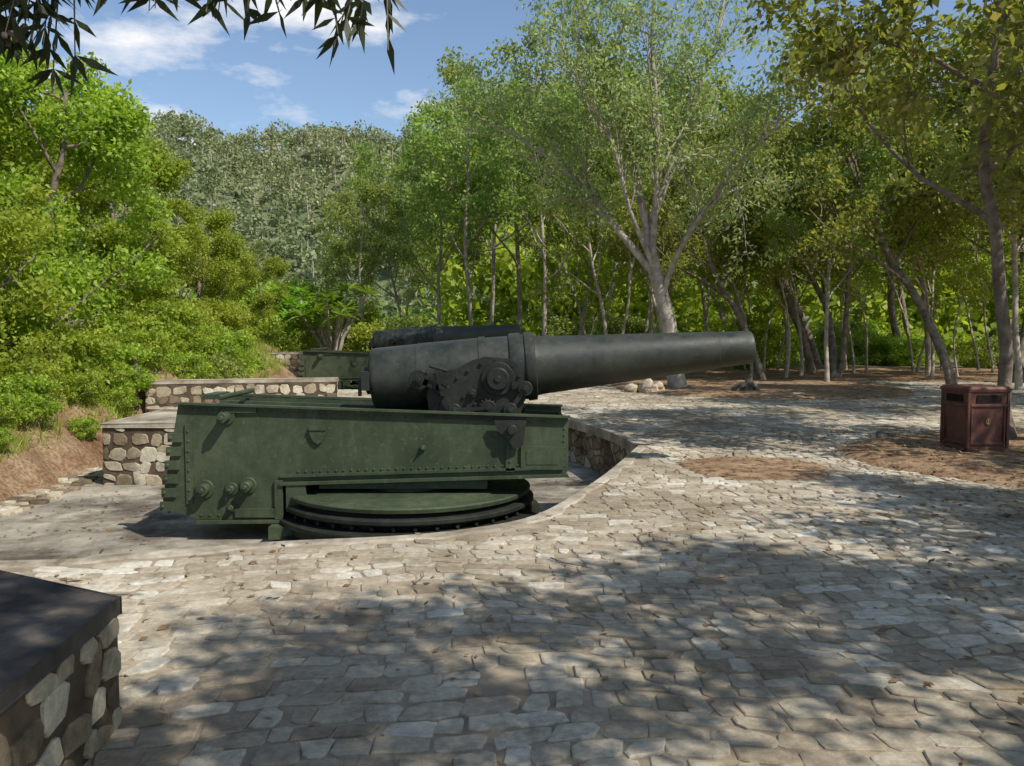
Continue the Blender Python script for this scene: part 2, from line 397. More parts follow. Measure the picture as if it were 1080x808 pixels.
tt=geometry.tessellate_polygon([[Vector((x,y,0)) for x,y in pave]])
obj('paving_bed',mesh_np('paving_bed',[(x,y,0) for x,y in pave],None,[list(t) for t in tt],[M_mortar]))
n=len(pave)
obj('pit_wall',mesh_np('pit_wall',[(x,y,-.003) for x,y in pave]+[(x,y,-1.1) for x,y in pave],[[i,(i+1)%n,n+(i+1)%n,n+i] for i in range(n)],None,[M_mas]))
obj('pit_floor',mesh_np('pit_floor',[(-8.6,5.0,-.75),(2.2,5.0,-.75),(2.2,18,-.75),(-8.6,18,-.75)],[[0,1,2,3]],None,[M_conc]))
fl2=mesh_np('pit_floor',[(-8.6,23,-.55),(1.5,23,-.55),(1.5,29.6,-.55),(-8.6,29.6,-.55)],[[0,1,2,3]],None,[M_conc])
obj('pit_floor',fl2)
def rim(name,pl,w,sgn):
    t=nrm(np.gradient(pl,axis=0)); nn=np.stack([-t[:,1],t[:,0]],1)*sgn
    rng=R(3); jit=rng.randn(len(pl),1)*.025
    prof=[(-.02,-.14),(-.022,.006),(-.005,.016),(w-.02,.014),(w,.0)]
    V=np.concatenate([np.column_stack([pl+nn*(o+ (jit if i>2 else 0)),np.full(len(pl),z)]) for i,(o,z) in enumerate(prof)])
    m=len(pl); q=[[i*m+j,i*m+j+1,(i+1)*m+j+1,(i+1)*m+j] for i in range(len(prof)-1) for j in range(m-1)]
    obj(name,mesh_np(name,V,q,None,[M_rim],smooth=False))
rim('pit_rim',rimA,.13,-1); rim('pit_rim',rimB,.13,-1)

# ---------------------------------------------------------------- stones
dirt_disc=(2.85,9.75,.86)
dirtR=catmull([(15,13.6),(9,13.4),(6.3,12.9),(4.8,11.8),(4.25,10.5),(4.6,9.3),(5.4,8.3),(6.6,7.5),(9,7.2),(15,7.8)])
dirtT=catmull([(2.9,26),(3.1,22.5),(4.8,20.3),(7.6,19.6),(10,20.8),(11,24),(10,28)])
def stones(corn,rng,hmin,hmax,cc=(.06,.26),tilt=.012):
    n=len(corn); nxt=np.roll(corn,-1,1); prv=np.roll(corn,1,1)
    c=rng.uniform(cc[0],cc[1],(n,4,1))
    a=corn+(prv-corn)*c; b=corn+(nxt-corn)*c*rng.uniform(.6,1.3,(n,4,1))
    out=np.stack([a,b],2).reshape(n,8,2)
    cen=out.mean(1,keepdims=True)
    out=out+rng.randn(n,8,2)*.005
    h=rng.uniform(hmin,hmax,(n,1)); tl=rng.randn(n,2)*tilt
    rings=[]
    for s,z in((1.0,-.01),(.975,.6),(.90,1.0)):
        p=cen+(out-cen)*s; zz=h*z if z>0 else np.full((n,8),-.004)
        zz=np.broadcast_to(zz,(n,8)).copy()
        if z>0: zz+=((p-cen)*tl[:,None,:]).sum(2)+rng.randn(n,8)*.001
        rings.append(np.concatenate([p,zz[...,None]],2))
    ct=np.concatenate([cen,(h*1.04+rng.randn(n,1)*.001)[...,None]],2)
    V=np.concatenate(rings+[ct],1)
    b0=(np.arange(n)*25)[:,None,None]
    k=np.arange(8); k1=(k+1)%8
    Q=np.concatenate([np.stack([k,k1,k1+8,k+8],1),np.stack([k+8,k1+8,k1+16,k+16],1)],0)[None]+b0
    T=np.stack([k+16,k1+16,np.full(8,24)],1)[None]+b0
    r=np.repeat(np.stack([rng.rand(n),rng.rand(n),rng.rand(n)],1)[:,None,:],25,1)
    return V.reshape(-1,3),Q.reshape(-1,4),T.reshape(-1,3),r.reshape(-1,3)
def courses(x0,x1,y0,y1,dmin,dmax,wmin,wmax,gap,jit,rng,warp=None):
    out=[]; y=y0
    while y<y1:
        d=rng.uniform(dmin,dmax); x=x0-rng.rand()*wmax
        while x<x1:
            w=rng.uniform(wmin,wmax)
            if d>.165 and w>.15 and rng.rand()<.12:
                m=d*rng.uniform(.42,.58)
                out.append([(x+gap,y+gap),(x+w-gap,y+gap),(x+w-gap,y+m-gap),(x+gap,y+m-gap)])
                out.append([(x+gap,y+m+gap),(x+w-gap,y+m+gap),(x+w-gap,y+d-gap),(x+gap,y+d-gap)])
            else: out.append([(x+gap,y+gap),(x+w-gap,y+gap),(x+w-gap,y+d-gap),(x+gap,y+d-gap)])
            x+=w
        y+=d
    c=np.array(out); c=c+rng.randn(*c.shape)*jit
    if warp is not None:
        X,Y=c[...,0],c[...,1]
        c=np.stack([X+.10*np.sin(Y*.6)+.05*np.sin(Y*1.9+X)+.02*np.sin(Y*6+X*3),Y+.22*np.sin(X*.42+.5)+.09*np.sin(X*1.6+Y*.5)+.035*np.sin(X*5+Y*2)],-1)
    return c
rng=R(11)
cr=np.concatenate([courses(-9.5,12,-1,14,.11,.19,.10,.26,.005,.011,rng,True),courses(-9.5,18.5,14.1,29,.17,.26,.16,.34,.009,.012,rng,True),courses(12,16.5,-1,14,.18,.26,.16,.36,.010,.012,rng,True)])
cen=cr.mean(1)
ok=np.ones(len(cr),bool)
for i in range(4): ok&=inside(cr[:,i],pave)
allrim=np.concatenate([rimA,rimB])
ok&=dist(cen,allrim,False)>.215
ok&=np.hypot(cen[:,0]-dirt_disc[0],cen[:,1]-dirt_disc[1])>dirt_disc[2]+.03
ok&=~inside(cen,dirtR)&~inside(cen,dirtT)
ok&=rng.rand(len(cr))>.015
cr=cr[ok]
V,Q,T,r=stones(cr,rng,.005,.012,tilt=.010)
V[:,2]+=.001
obj('stone_paving',mesh_np('stone_paving',V,Q,T,[M_pave],r,smooth=False))

def patch(name,poly,z0,amp,step,mat,seed=1):
    poly=np.array(poly); a=poly.min(0);b=poly.max(0)
    xs=np.arange(a[0],b[0]+step,step);ys=np.arange(a[1],b[1]+step,step)
    X,Y=np.meshgrid(xs,ys); p=np.stack([X.ravel(),Y.ravel()],1)
    ins=inside(p,poly); d=dist(p,poly)
    rg=R(seed); Zb=np.zeros(len(p))
    for f in (1.2,2.7,6,13): 
        a1,a2=rg.rand(2)*6; Zb+=np.sin(p[:,0]*f+a1+1.3*np.sin(p[:,1]*f*.6))*np.cos(p[:,1]*f+a2)/f**.6
    z=np.where(ins,z0+amp*np.clip(d*3,0,1)*(.8+.5*Zb)*.6+.012*np.clip(d*12,0,1),-.03)
    idx=np.arange(len(p)).reshape(X.shape)
    q=np.stack([idx[:-1,:-1],idx[:-1,1:],idx[1:,1:],idx[1:,:-1]],-1).reshape(-1,4)
    keep=ins[q].any(1)
    obj(name,mesh_np(name,np.column_stack([p,z]),q[keep],None,[mat],smooth=True))
th=np.linspace(0,2*math.pi,40)[:-1]
rr=dirt_disc[2]*(1+.04*np.sin(th*3)+.03*np.sin(th*7+1))
patch('dirt_patch',np.stack([dirt_disc[0]+rr*np.cos(th),dirt_disc[1]+rr*np.sin(th)],1),.004,.03,.05,M_dirt)
patch('dirt_patch',dirtR,.012,.09,.10,M_dirt,4)
patch('dirt_patch',dirtT,.012,.09,.14,M_dirt,7)

# ---------------------------------------------------------------- stone walls
def stone_wall(name,poly,z0,z1,seed,sz=(.14,.24,.16,.32),cap=.06,capm=M_cap,over=.03,geo=True,gap=.014):
    rng=R(seed); e=obj(name,None)
    mb=MB(); mb.prismz(poly,z0,z1-.002)
    obj('core',mb.mesh('core',M_mortar_dk if geo else M_mas),e)
    P=np.array(poly,float); c=P.mean(0)
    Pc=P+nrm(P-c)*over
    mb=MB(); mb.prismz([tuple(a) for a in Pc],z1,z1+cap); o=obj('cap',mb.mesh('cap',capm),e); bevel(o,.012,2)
    if geo:
        VV=[];QQ=[];TT=[];RR=[];n0=0
        for i in range(len(P)):
            a=P[i];b=P[(i+1)%len(P)]; L=np.linalg.norm(b-a)
            cr=courses(0,L,0,z1-z0,sz[0],sz[1],sz[2],sz[3],gap,.024,rng)
            cr[...,0]=np.clip(cr[...,0],.0,L); cr[...,1]=np.clip(cr[...,1],.0,z1-z0-.01)
            w=cr[:,1,0]-cr[:,0,0]; hh=cr[:,2,1]-cr[:,1,1]; cr=cr[(w>.06)&(hh>.05)]
            v,q,t,r=stones(cr,rng,.008,.018,(.1,.32))
            u=np.array([*((b-a)/L),0]); nn=np.array([u[1],-u[0],0])
            v3=np.array([a[0],a[1],z0])+v[:,0:1]*u+v[:,1:2]*np.array([0,0,1.])+v[:,2:3]*nn
            VV.append(v3);QQ.append(q+n0);TT.append(t+n0);RR.append(r);n0+=len(v3)
        obj('stones',mesh_np('stones',np.concatenate(VV),np.concatenate(QQ),np.concatenate(TT),[M_wallst],np.concatenate(RR)),e)
    return e
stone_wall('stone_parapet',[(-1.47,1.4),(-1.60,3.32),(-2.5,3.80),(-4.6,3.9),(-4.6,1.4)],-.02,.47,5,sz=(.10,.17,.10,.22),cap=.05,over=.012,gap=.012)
stone_wall('stone_wall',[(-6.28,12.74),(-4.58,12.74),(-4.58,14.9),(-6.28,14.9)],-.8,.14,6,cap=.06,capm=M_rim)
stone_wall('stone_wall',[(-7.7,17.5),(-3.9,18.6),(-4.0,19.0),(-7.8,17.9)],-.1,.50,7,cap=.07,capm=M_rim)
stone_wall('stone_wall',[(-9.2,28.0),(-6.6,28.6),(-6.7,29.0),(-9.3,28.4)],-.1,.85,8,cap=.07,capm=M_rim)
rg=R(5); cr=courses(0,.45,0,9,.14,.24,.14,.26,.01,.01,rg)
v,q,t,r=stones(cr,rg,.02,.05)
v[:,0]=-6.95+v[:,0]-.02*v[:,1]; v[:,1]+=8.3; v[:,2]+=-.75
obj('drain_kerb',mesh_np('drain_kerb',v,q,t,[M_wallst],r))

# ---------------------------------------------------------------- gun
def barrel_mesh():
    a=np.array([4.52,0,.39]); o=np.array([-1.65,0,1.03]); mb=MB()
    prof=[(-.10,.001),(-.10,.15),(-.09,.17),(-.01,.17),(-.01,.335),(.0,.352),(.02,.368),(.05,.374),(.55,.382),(.552,.386),(1.28,.392),(1.285,.402),(1.36,.402),(1.365,.386),
          (1.64,.384),(1.645,.404),(1.66,.412),(1.78,.411),(1.785,.390),(1.82,.390),(1.825,.408),(1.84,.411),(1.93,.407),(1.94,.358),(1.99,.348),(2.6,.311),(3.2,.276),(3.7,.246),(4.1,.222),(4.105,.216),
          (4.45,.200),(4.51,.196),(4.53,.185),(4.53,.125),(4.2,.12),(4.0,.12),(4.0,.001)]
    mb.lathe(prof,o,a,72)
    mb.box((-1.74,-.12,1.05),(.06,.28,.07)); mb.cyl((-1.78,-.25,1.05),(-1.78,-.25,.85),.022)
    mb.box((-1.70,-.30,1.03),(.10,.10,.22))
    return mb.mesh('barrel',M_barrel)
sp=[(-3.73,.79),(-3.80,.40),(-3.93,-.28),(-3.90,-.38),(-3.54,-.51),(-2.57,-.50),(-2.57,-.08),(-2.2,-.065),(.60,.015),(.63,.05),(.63,.64)]
def frame_meshes():
    mb=MB()
    for s in(-1,1):
        y0,y1=(-.70,-.665) if s<0 else (.665,.70)
        mb.prism(sp,y0,y1)
    def b(c,d): mb.box(c,d)
    b((-1.5,0,.02),(4.1,1.32,.05)); b((-3.2,0,-.42),(.9,1.32,.05))
    b((.60,0,.33),(.04,1.32,.52)); b((-3.74,0,.12),(.04,1.32,.8)); b((-2.2,0,.35),(.04,1.32,.55)); b((-1.2,0,.3),(.04,1.32,.45))
    b((-2.9,0,.52),(1.45,1.32,.03))
    for s in(-1,1):
        mb.prism([(-3.6,.74),(-3.6,.66),(.6,.52),(.6,.60)],s*.50-.04,s*.50+.04)
    body=mb.mesh('slide_frame',M_green)
    mb=MB()
    for s in(-1,1):
        ya,yb=(-.76,-.66) if s<0 else (.66,.76)
        mb.prism([(-3.75,.795),(-3.75,.818),(.65,.665),(.65,.643)],ya,yb)
        mb.prism([(-2.60,-.115),(-2.60,-.083),(.62,.012),(.64,-.02)],ya,yb)
        mb.prism([(-2.60,-.03),(-2.60,.0),(.2,.085),(.2,.055)],ya+.03 if s<0 else ya,yb if s<0 else yb-.03)
        mb.prism([(-3.54,-.55),(-3.54,-.515),(-2.55,-.505),(-2.55,-.54)],ya,yb)
        yy=-.715 if s<0 else .715
        for i in range(6):
            z=.42-i*.155; x=-3.785-.021*i*1.0
            mb.box((x+.02,yy,z),(.16,.035,.10)); mb.cyl((x-.03,yy,z),(x-.03,yy+s*.035,z),.022,10)
        mb.prism([(-2.66,-.50),(-2.66,-.06),(-2.57,-.06),(-2.57,-.50)],yy-.02,yy+.02)
        mb.box((-2.42,yy,-.26),(.22,.06,.30)); mb.box((-2.86,yy,-.43),(.5,.03,.10))
        mb.prism([(.10,.06),(.10,.33),(.58,.31),(.58,.06)],yy-.016,yy+.016)
        mb.prism([(.16,.12),(.16,.28),(.52,.265),(.52,.12)],yy+s*.017,yy+s*.022)
        # shield-shaped plate
        a2,b2=sorted((yy,yy+s*.02)); mb.prism([(-2.26,.56),(-2.08,.56),(-2.08,.46),(-2.12,.38),(-2.17,.345),(-2.22,.38),(-2.26,.46)],a2,b2)
        mb.box((-2.17,yy+s*.022,.52),(.19,.02,.03))
        mb.box((-3.02,yy,.73),(.34,.03,.06))
        mb.box((-.02,yy,.33),(.10,.03,.58)); mb.box((-3.62,yy-s*.005,.12),(.07,.02,.9))
        for x,z,r,l in((-3.45,-.16,.085,.10),(-3.15,-.16,.06,.07),(-2.96,-.12,.075,.12),(-3.19,.655,.075,.16),(-3.15,-.37,.045,.05),(-1.0,.3,.03,.03)):
            mb.ring((x,s*.70,z),(0,s,0),r*1.25,.001,.025,20); mb.cyl((x,s*.71,z),(x,s*(.72+l),z),r*.78,20); mb.cyl((x,s*(.72+l),z),(x,s*(.75+l),z),r*.35,10)
        for i in range(54):
            x=-3.66+i*.079; z=.79-(x+3.73)*.0344-.05
            mb.cyl((x,s*.699,z),(x,s*.712,z),.014,8)
        for i in range(34):
            x=-2.4+i*.085; z=-.065+(x+2.2)*.0286+.105
            mb.cyl((x,s*.699,z),(x,s*.711,z),.013,8)
        for i in range(10):
            x=-3.5+i*.1; mb.cyl((x,s*.699,-.46),(x,s*.711,-.46),.013,8)
        for i in range(8):
            mb.cyl((.585,s*.699,.1+i*.07),(.585,s*.711,.1+i*.07),.012,8); mb.cyl((-.02,s*.729,.08+i*.07),(-.02,s*.741,.08+i*.07),.013,8); mb.cyl((-3.62,s*.715,-.28+i*.11),(-3.62,s*.732,-.28+i*.11),.013,8)
    mb.box((-3.55,0,.84),(.16,.5,.06)); mb.cyl((-3.3,-.6,.86),(-3.3,.6,.86),.03)
    fit=mb.mesh('frame_fittings',M_green)
    return body,fit
def cheek_mesh():
    mb=MB()
    pl=[(-.93,.60),(-.97,.88),(-.90,1.13),(-.66,1.17),(-.45,1.28),(-.30,1.32),(-.02,1.29),(.10,1.2),(.17,.92),(.10,.66),(.06,.40),(-.20,.46),(-.50,.60)]
    for s in(-1,1):
        a,b=sorted((s*.44,s*.52)); mb.prism(pl,a,b)
        a,b=sorted((s*.52,s*.555)); mb.prism([(-.95,.58),(-.95,.66),(-.1,.62),(.1,.50),(.08,.38),(-.22,.44)],a,b)
        a,b=sorted((s*.40,s*.72)); mb.prism([(-.98,.64),(-.98,.70),(.16,.66),(.16,.60)],a,b)
        mb.cyl((-.16,s*.30,1.07),(-.16,s*.64,1.07),.13,28,.012); mb.ring((-.16,s*.52,1.07),(0,s,0),.19,.125,.035,32)
        mb.cyl((-.16,s*.64,1.07),(-.16,s*.655,1.07),.04,16)
        for x,z,r,l in((-1.05,1.06,.115,.10),(-.79,.96,.075,.10),(.15,.96,.085,.10),(-.27,.74,.09,.09),(-.65,.72,.07,.11),(-.02,.72,.08,.11),(-.45,.9,.05,.06),(.0,.52,.06,.10),(-.14,.52,.05,.08)):
            mb.cyl((x,s*.50,z),(x,s*(.5+l),z),r,24); mb.cyl((x,s*(.5+l),z),(x,s*(.53+l),z),r*.55,6,.003); mb.cyl((x,s*(.53+l),z),(x,s*(.55+l),z),r*.25,12,.003)
        def link(p,q2,w,t=.03,y=.60):
            p=np.array(p);q2=np.array(q2);d=q2-p;L=np.linalg.norm(d);ang=math.atan2(d[1],d[0])
            mb.box(((p[0]+q2[0])/2,s*y,(p[1]+q2[1])/2),(L,t,w),ry=-ang)
        link((-1.05,1.06),(-.79,.96),.07,y=.585); link((-.79,.96),(-.65,.72),.05,y=.59); link((-.9,1.12),(-.72,1.0),.05,y=.62)
        link((.15,.96),(-.02,.72),.05,y=.59); link((.0,1.02),(.15,.96),.06,y=.575); link((-.65,.72),(-.27,.74),.04,y=.60)
        link((-.86,1.2),(-.78,.88),.035,y=.63); link((-.02,.72),(0,.52),.07,y=.58)
        mb.cyl((-1.05,s*.36,1.06),(-1.05,s*.52,1.06),.06)
        mb.cyl((-.93,s*.63,1.22),(-.72,s*.63,1.16),.02,10)
        # toothed elevating pinion
        for k in range(14):
            a_=k*2*math.pi/14; mb.box((-.27+math.cos(a_)*.095,s*.56,.74+math.sin(a_)*.095),(.03,.05,.022),ry=-a_)
        for x,z in((-.85,.78),(-.85,.9),(-.62,1.08),(-.5,1.16),(-.35,1.24),(-.18,1.27),(0,1.22),(.08,1.1),(-.5,.68),(.09,.8),(-.42,.78),(-.55,.86),(.03,.62)):
            mb.cyl((x,s*.52,z),(x,s*.545,z),.020,6,.003)
        mb.cyl((-.95,s*.24,.52),(.55,s*.24,.48),.10,20)
    mb.box((-.4,0,.56),(1.0,.92,.05))
    for s in(-1,1):
        a,b=sorted((s*.765,s*.80)); mb.prism([(-.20,.62),(-.16,.50),(-.05,.42),(.02,.30),(.12,.34),(.16,.62)],a,b)
        mb.cyl((.0,s*.79,.52),(.0,s*.85,.52),.055,16)
    return mb.mesh('trunnion_carriage',M_steel)
def table_mesh():
    c=(-1.23,0,-.76)
    mb=MB()
    mb.lathe([(0,1.62),(.05,1.62),(.06,1.60),(.10,1.58),(.11,1.50),(.20,1.49),(.21,1.56),(.235,1.57),(.26,1.565),(.275,1.45),(.285,1.36),(.335,1.36),(.345,1.47),(.365,1.49),(.40,1.49),(.415,1.47),(.42,1.38),(.445,1.36),(.445,.3)],c,(0,0,1),96)
    for i in range(40):
        a=i*2*math.pi/40; x=math.cos(a);y=math.sin(a)
        mb.cyl((c[0]+x*1.37,y*1.37,-.76+.31),(c[0]+x*1.455,y*1.455,-.76+.31),.024,8)
    m1=mb.mesh('base_ring',M_steel)
    mb=MB()
    mb.lathe([(.447,1.34),(.46,1.40),(.475,1.44),(.515,1.45),(.53,1.43),(.532,1.20),(.545,1.18),(.545,.6),(.70,.55),(.72,.001)],c,(0,0,1),96)
    for i in range(30):
        a=i*2*math.pi/30; x=math.cos(a);y=math.sin(a)
        mb.cyl((c[0]+x*1.32,y*1.32,-.235),(c[0]+x*1.32,y*1.32,-.222),.016,8)
    mb.box((-1.23,0,-.12),(1.9,1.30,.10)); mb.box((-2.55,-.75,-.62),(.28,.3,.14)); mb.box((-2.75,-.2,-.55),(.5,.4,.12))
    return m1,mb.mesh('turntable',M_green)
bm_,(fm,ff),cm,(tm0,tm_)=barrel_mesh(),frame_meshes(),cheek_mesh(),table_mesh()
for loc,rz in(((0,10,0),0),((-2.6,26,.22),0)):
    g=obj('coastal_gun',None,loc=loc)
    o=obj('barrel',bm_,g); split(o)
    o=obj('slide_frame',fm,g); bevel(o,.006,2)
    o=obj('frame_fittings',ff,g); split(o); o=obj('trunnion_carriage',cm,g); split(o); o=obj('turntable',tm_,g); split(o); o=obj('base_ring',tm0,g); split(o)

# ---------------------------------------------------------------- bin
def bin_():
    e=obj('litter_bin',None,loc=(6.17,11.1,.05),rot=(0,0,.10),scale=(.74,.74,.96))
    mb=MB()
    def frustum(w0,w1,z0,z1):
        v=[(-w0,-w0,z0),(w0,-w0,z0),(w0,w0,z0),(-w0,w0,z0),(-w1,-w1,z1),(w1,-w1,z1),(w1,w1,z1),(-w1,w1,z1)]
        mb.add(v,[[0,1,5,4],[1,2,6,5],[2,3,7,6],[3,0,4,7],[3,2,1,0],[4,5,6,7]])
    frustum(.34,.385,.02,.80)
    obj('body',mb.mesh('body',M_bin),e)
    mb=MB(); frustum(.36,.36,0,.05); frustum(.405,.41,.80,.84); frustum(.41,.37,.84,.875)
    for sx in(-1,1):
        for sy in(-1,1): mb.box((sx*.37,sy*.37,.42),(.05,.05,.76))
    for rz in range(4):
        a=rz*math.pi/2
        for z,w in((.62,.385),(.10,.357)):
            mb.box((math.sin(a)*w,-math.cos(a)*w,z),(.68,.03,.035),rotz=a)
        for i in(-1,1):
            mb.box((math.sin(a)*.372+math.cos(a)*i*.31,-math.cos(a)*.372+math.sin(a)*i*.31,.36),(.03,.03,.52),rotz=a)
    o=obj('frame',mb.mesh('frame',M_bin),e); bevel(o,.006,2)
    mb=MB()
    for rz in range(4):
        a=rz*math.pi/2; mb.box((math.sin(a)*.384,-math.cos(a)*.384,.71),(.46,.02,.10),rotz=a)
    obj('openings',mb.mesh('openings',M_bindk),e)
    mb=MB(); mb.ring((.0,-.372,.40),(0,-1,0),.045,.03,.012,24); mb.box((0,-.378,.40),(.02,.012,.05))
    obj('mark',mb.mesh('mark',M_gold),e)
bin_()

def rock(name,loc,s,seed,mat=M_rock):
    import bmesh
    bm=bmesh.new(); bmesh.ops.create_icosphere(bm,subdivisions=3,radius=1); rg=R(seed); ph=rg.rand(6)*6
    for v in bm.verts:
        c=v.co; f=1+.18*math.sin(c.x*3+ph[0])+.15*math.sin(c.y*4+ph[1]+c.z*2)+.1*math.sin(c.z*6+ph[2]+c.x*5)
        v.co=Vector((c.x*s[0],c.y*s[1],c.z*s[2]))*f
    me=bpy.data.meshes.new(name); bm.to_mesh(me); bm.free(); me.materials.append(mat)
    o=obj(name,me,loc=loc,rot=(0,0,seed)); return o
rock('rock',(5.55,12.3,.05),(.16,.12,.10),1,M_barkdk); rock('rock',(3.55,22.0,.12),(.28,.2,.2),2,M_wood); rock('rock',(3.15,22.2,.08),(.2,.2,.14),3,M_wood)
rock('rock',(3.9,22.4,.1),(.2,.16,.14),5,M_wood); rock('rock',(7.0,20.5,.03),(.2,.15,.1),6); rock('rock',(7.0,9.2,.05),(.14,.1,.07),8)
rg=R(2); mb=MB()
for i in range(7):
    a=i*.9+rg.rand(); L=rg.uniform(.3,.55)
    pts=[(0,0,.12),(math.cos(a)*L*.4,math.sin(a)*L*.4,.16+.1*rg.rand()),(math.cos(a)*L*.8,math.sin(a)*L*.8,.06),(math.cos(a)*L,math.sin(a)*L,-.05)]
    mb.tube(pts,[.09,.06,.045,.02],7)
mb.tube([(0,0,-.05),(0.02,0,.15),(.06,0,.32),(.12,.02,.45)],[.16,.12,.08,.02],9)
obj('tree_stump',mb.mesh('tree_stump',M_barkdk),loc=(6.15,21.8,.05))
mb=MB(); mb.tube([(0,0,-.1),(.02,0,.6),(0,0,1.25)],[.06,.055,.05],8); obj('wooden_post',mb.mesh('wooden_post',M_barkdk),loc=(-7.95,17.6,-.1))

# ---------------------------------------------------------------- trees
PF=dict(n=[8,4,4],t0=[.38,.25,.2],ang=[.75,.7,.7],len=[.40,.5,.5],wob=.07,trop=.06)
PB=dict(n=[10,4,4],t0=[.10,.2,.2],ang=[1.05,.8,.8],len=[.48,.55,.5],wob=.09,trop=.07)
PD=dict(n=[7,4,4],t0=[.45,.3,.2],ang=[.9,.8,.8],len=[.5,.5,.5],wob=.10,trop=.05)
def low(rng,n,r,z0,z1): 
    a=rng.rand(n)*6.28; rr=np.sqrt(rng.rand(n))*r
    return np.stack([rr*np.cos(a),rr*np.sin(a),rng.uniform(z0,z1,n)],1)
T_for=[make_tree('forest_tree',s,10.5,.105,PF,L_mid,M_bark,26,.60,.17,lean=(l,0)) for s,l in((21,.1),(22,-.12),(23,.03))]
T_lush=[make_tree('lush_tree',s,7.2,.14,PB,L_bright,M_barkdk,62,.58,.15,extra=low(R(s),60,1.8,.4,2.4)) for s in(31,32)]
T_dark=[make_tree('woodland_tree',s,8.5,.15,PD,L_dark,M_barkdk,30,.60,.16,lean=(l,0),stems=st) for s,l,st in((41,-.25,1),(42,.2,2),(43,-.15,2))]
T_shade=[make_tree('shade_tree',s,8.0,.2,PD,L_mid,M_barkdk,56,.60,.15) for s in(51,52)]
def bush(name,seed,r,h,lm,per=80,size=.14,n=60,aspect=.28):
    rng=R(seed); mb=MB(); 
    a=rng.rand(n)*6.28; z=rng.rand(n)*h; rr=r*np.sqrt(np.clip(1-(z/h-.35)**2*1.6,0.05,1))*np.sqrt(rng.rand(n))
    c=np.stack([rr*np.cos(a),rr*np.sin(a),z],1)
    for i in range(0,n,3): mb.tube([(0,0,-.2),tuple(c[i]*.5+rng.randn(3)*.05),tuple(c[i])],[.03,.02,.008],4)
    return foliage_mesh(name,mb,c,r*.28*rng.uniform(.7,1.3,n),per,size,rng,lm,M_barkdk,aspect)
B_br=[bush('shrub',61,1.3,1.7,L_bright),bush('shrub',62,1.0,1.1,L_bright,70,.11)]
B_md=[bush('shrub',63,1.4,1.8,L_mid),bush('shrub',64,1.2,1.6,L_dark)]
def put(name,me,x,y,s=1.,rz=0.,dz=0,sz=None):
    return obj(name,me,loc=(x,y,hz(x,y)+dz),rot=(0,0,rz),scale=(s,s,sz or s))
def airy():
    rng=R(77); mb=MB(); tips=[]
    mb.tube([(.02,0,-.3),(0,0,0),(-.12,0,.7),(-.27,.02,1.87),(-.67,.05,3.3),(-.93,.08,4.5)],[.38,.28,.23,.21,.19,.14],12)
    limbs=[([(4.0,3.2,0),(3.07,4.3,.1),(2.1,5.6,.2),(.9,6.6,.2),(-.3,7.4,.2)],.12),
           ([(3.78,4.3,0),(3.4,5.9,-.1),(2.9,7.5,-.2),(2.3,8.8,-.2),(1.6,10.6,-.2),(1.2,12,-.2)],.12),
           ([(3.76,4.4,0),(4.25,5.6,.1),(4.7,6.9,.2),(5.3,8.5,.2),(5.9,10.4,.2),(6.2,12,.2)],.12),
           ([(3.9,3.7,0),(3.95,5.5,-.3),(3.9,7.5,-.3),(3.7,9.4,-.3),(3.9,12.2,-.3)],.11),
           ([(4.2,2.6,0),(4.6,3.8,-.3),(5.4,5.2,-.5),(6.3,6.4,-.6),(7.3,7.2,-.6)],.09),
           ([(3.95,3.4,0),(3.2,4.9,-.5),(2.6,6.6,-.6),(1.6,8.0,-.7)],.08)]
    P=dict(n=[0,5,4],t0=[0,.15,.1],ang=[.6,.6,.6],len=[.5,.55,.5],wob=.08,trop=.08,tipt=(.5,1.))
    for L,r in limbs:
        p=np.array([(x-4.67,d*i,z) for i,(x,z,d) in enumerate(L)]); p=np.column_stack([catmull(p[:,[0,2]],3),np.interp(np.linspace(0,1,3*(len(L)-1)+1),np.linspace(0,1,len(L)),p[:,1])])[:,[0,2,1]]
        m=len(p); rad=r*(1-.8*np.linspace(0,1,m)); mb.tube(p,rad,7)
        for i in range(3,m):
            for k in range(2):
                dd=nrm(p[min(i+1,m-1)]-p[i-1]); nd=nrm(dd+rng.randn(3)*.55+np.array([0,0,.15]))
                grow(mb,tips,rng,p[i],nd,rng.uniform(1.2,2.4),max(rad[i]*.5,.022),1,2,P)
    tips=np.array(tips)
    return foliage_mesh('airy_tree',mb,tips,.55*rng.uniform(.6,1.3,len(tips)),22,.15,rng,L_airy,M_bark,.2,.6)
obj('airy_tree',airy(),loc=(4.67,23.5,.02))

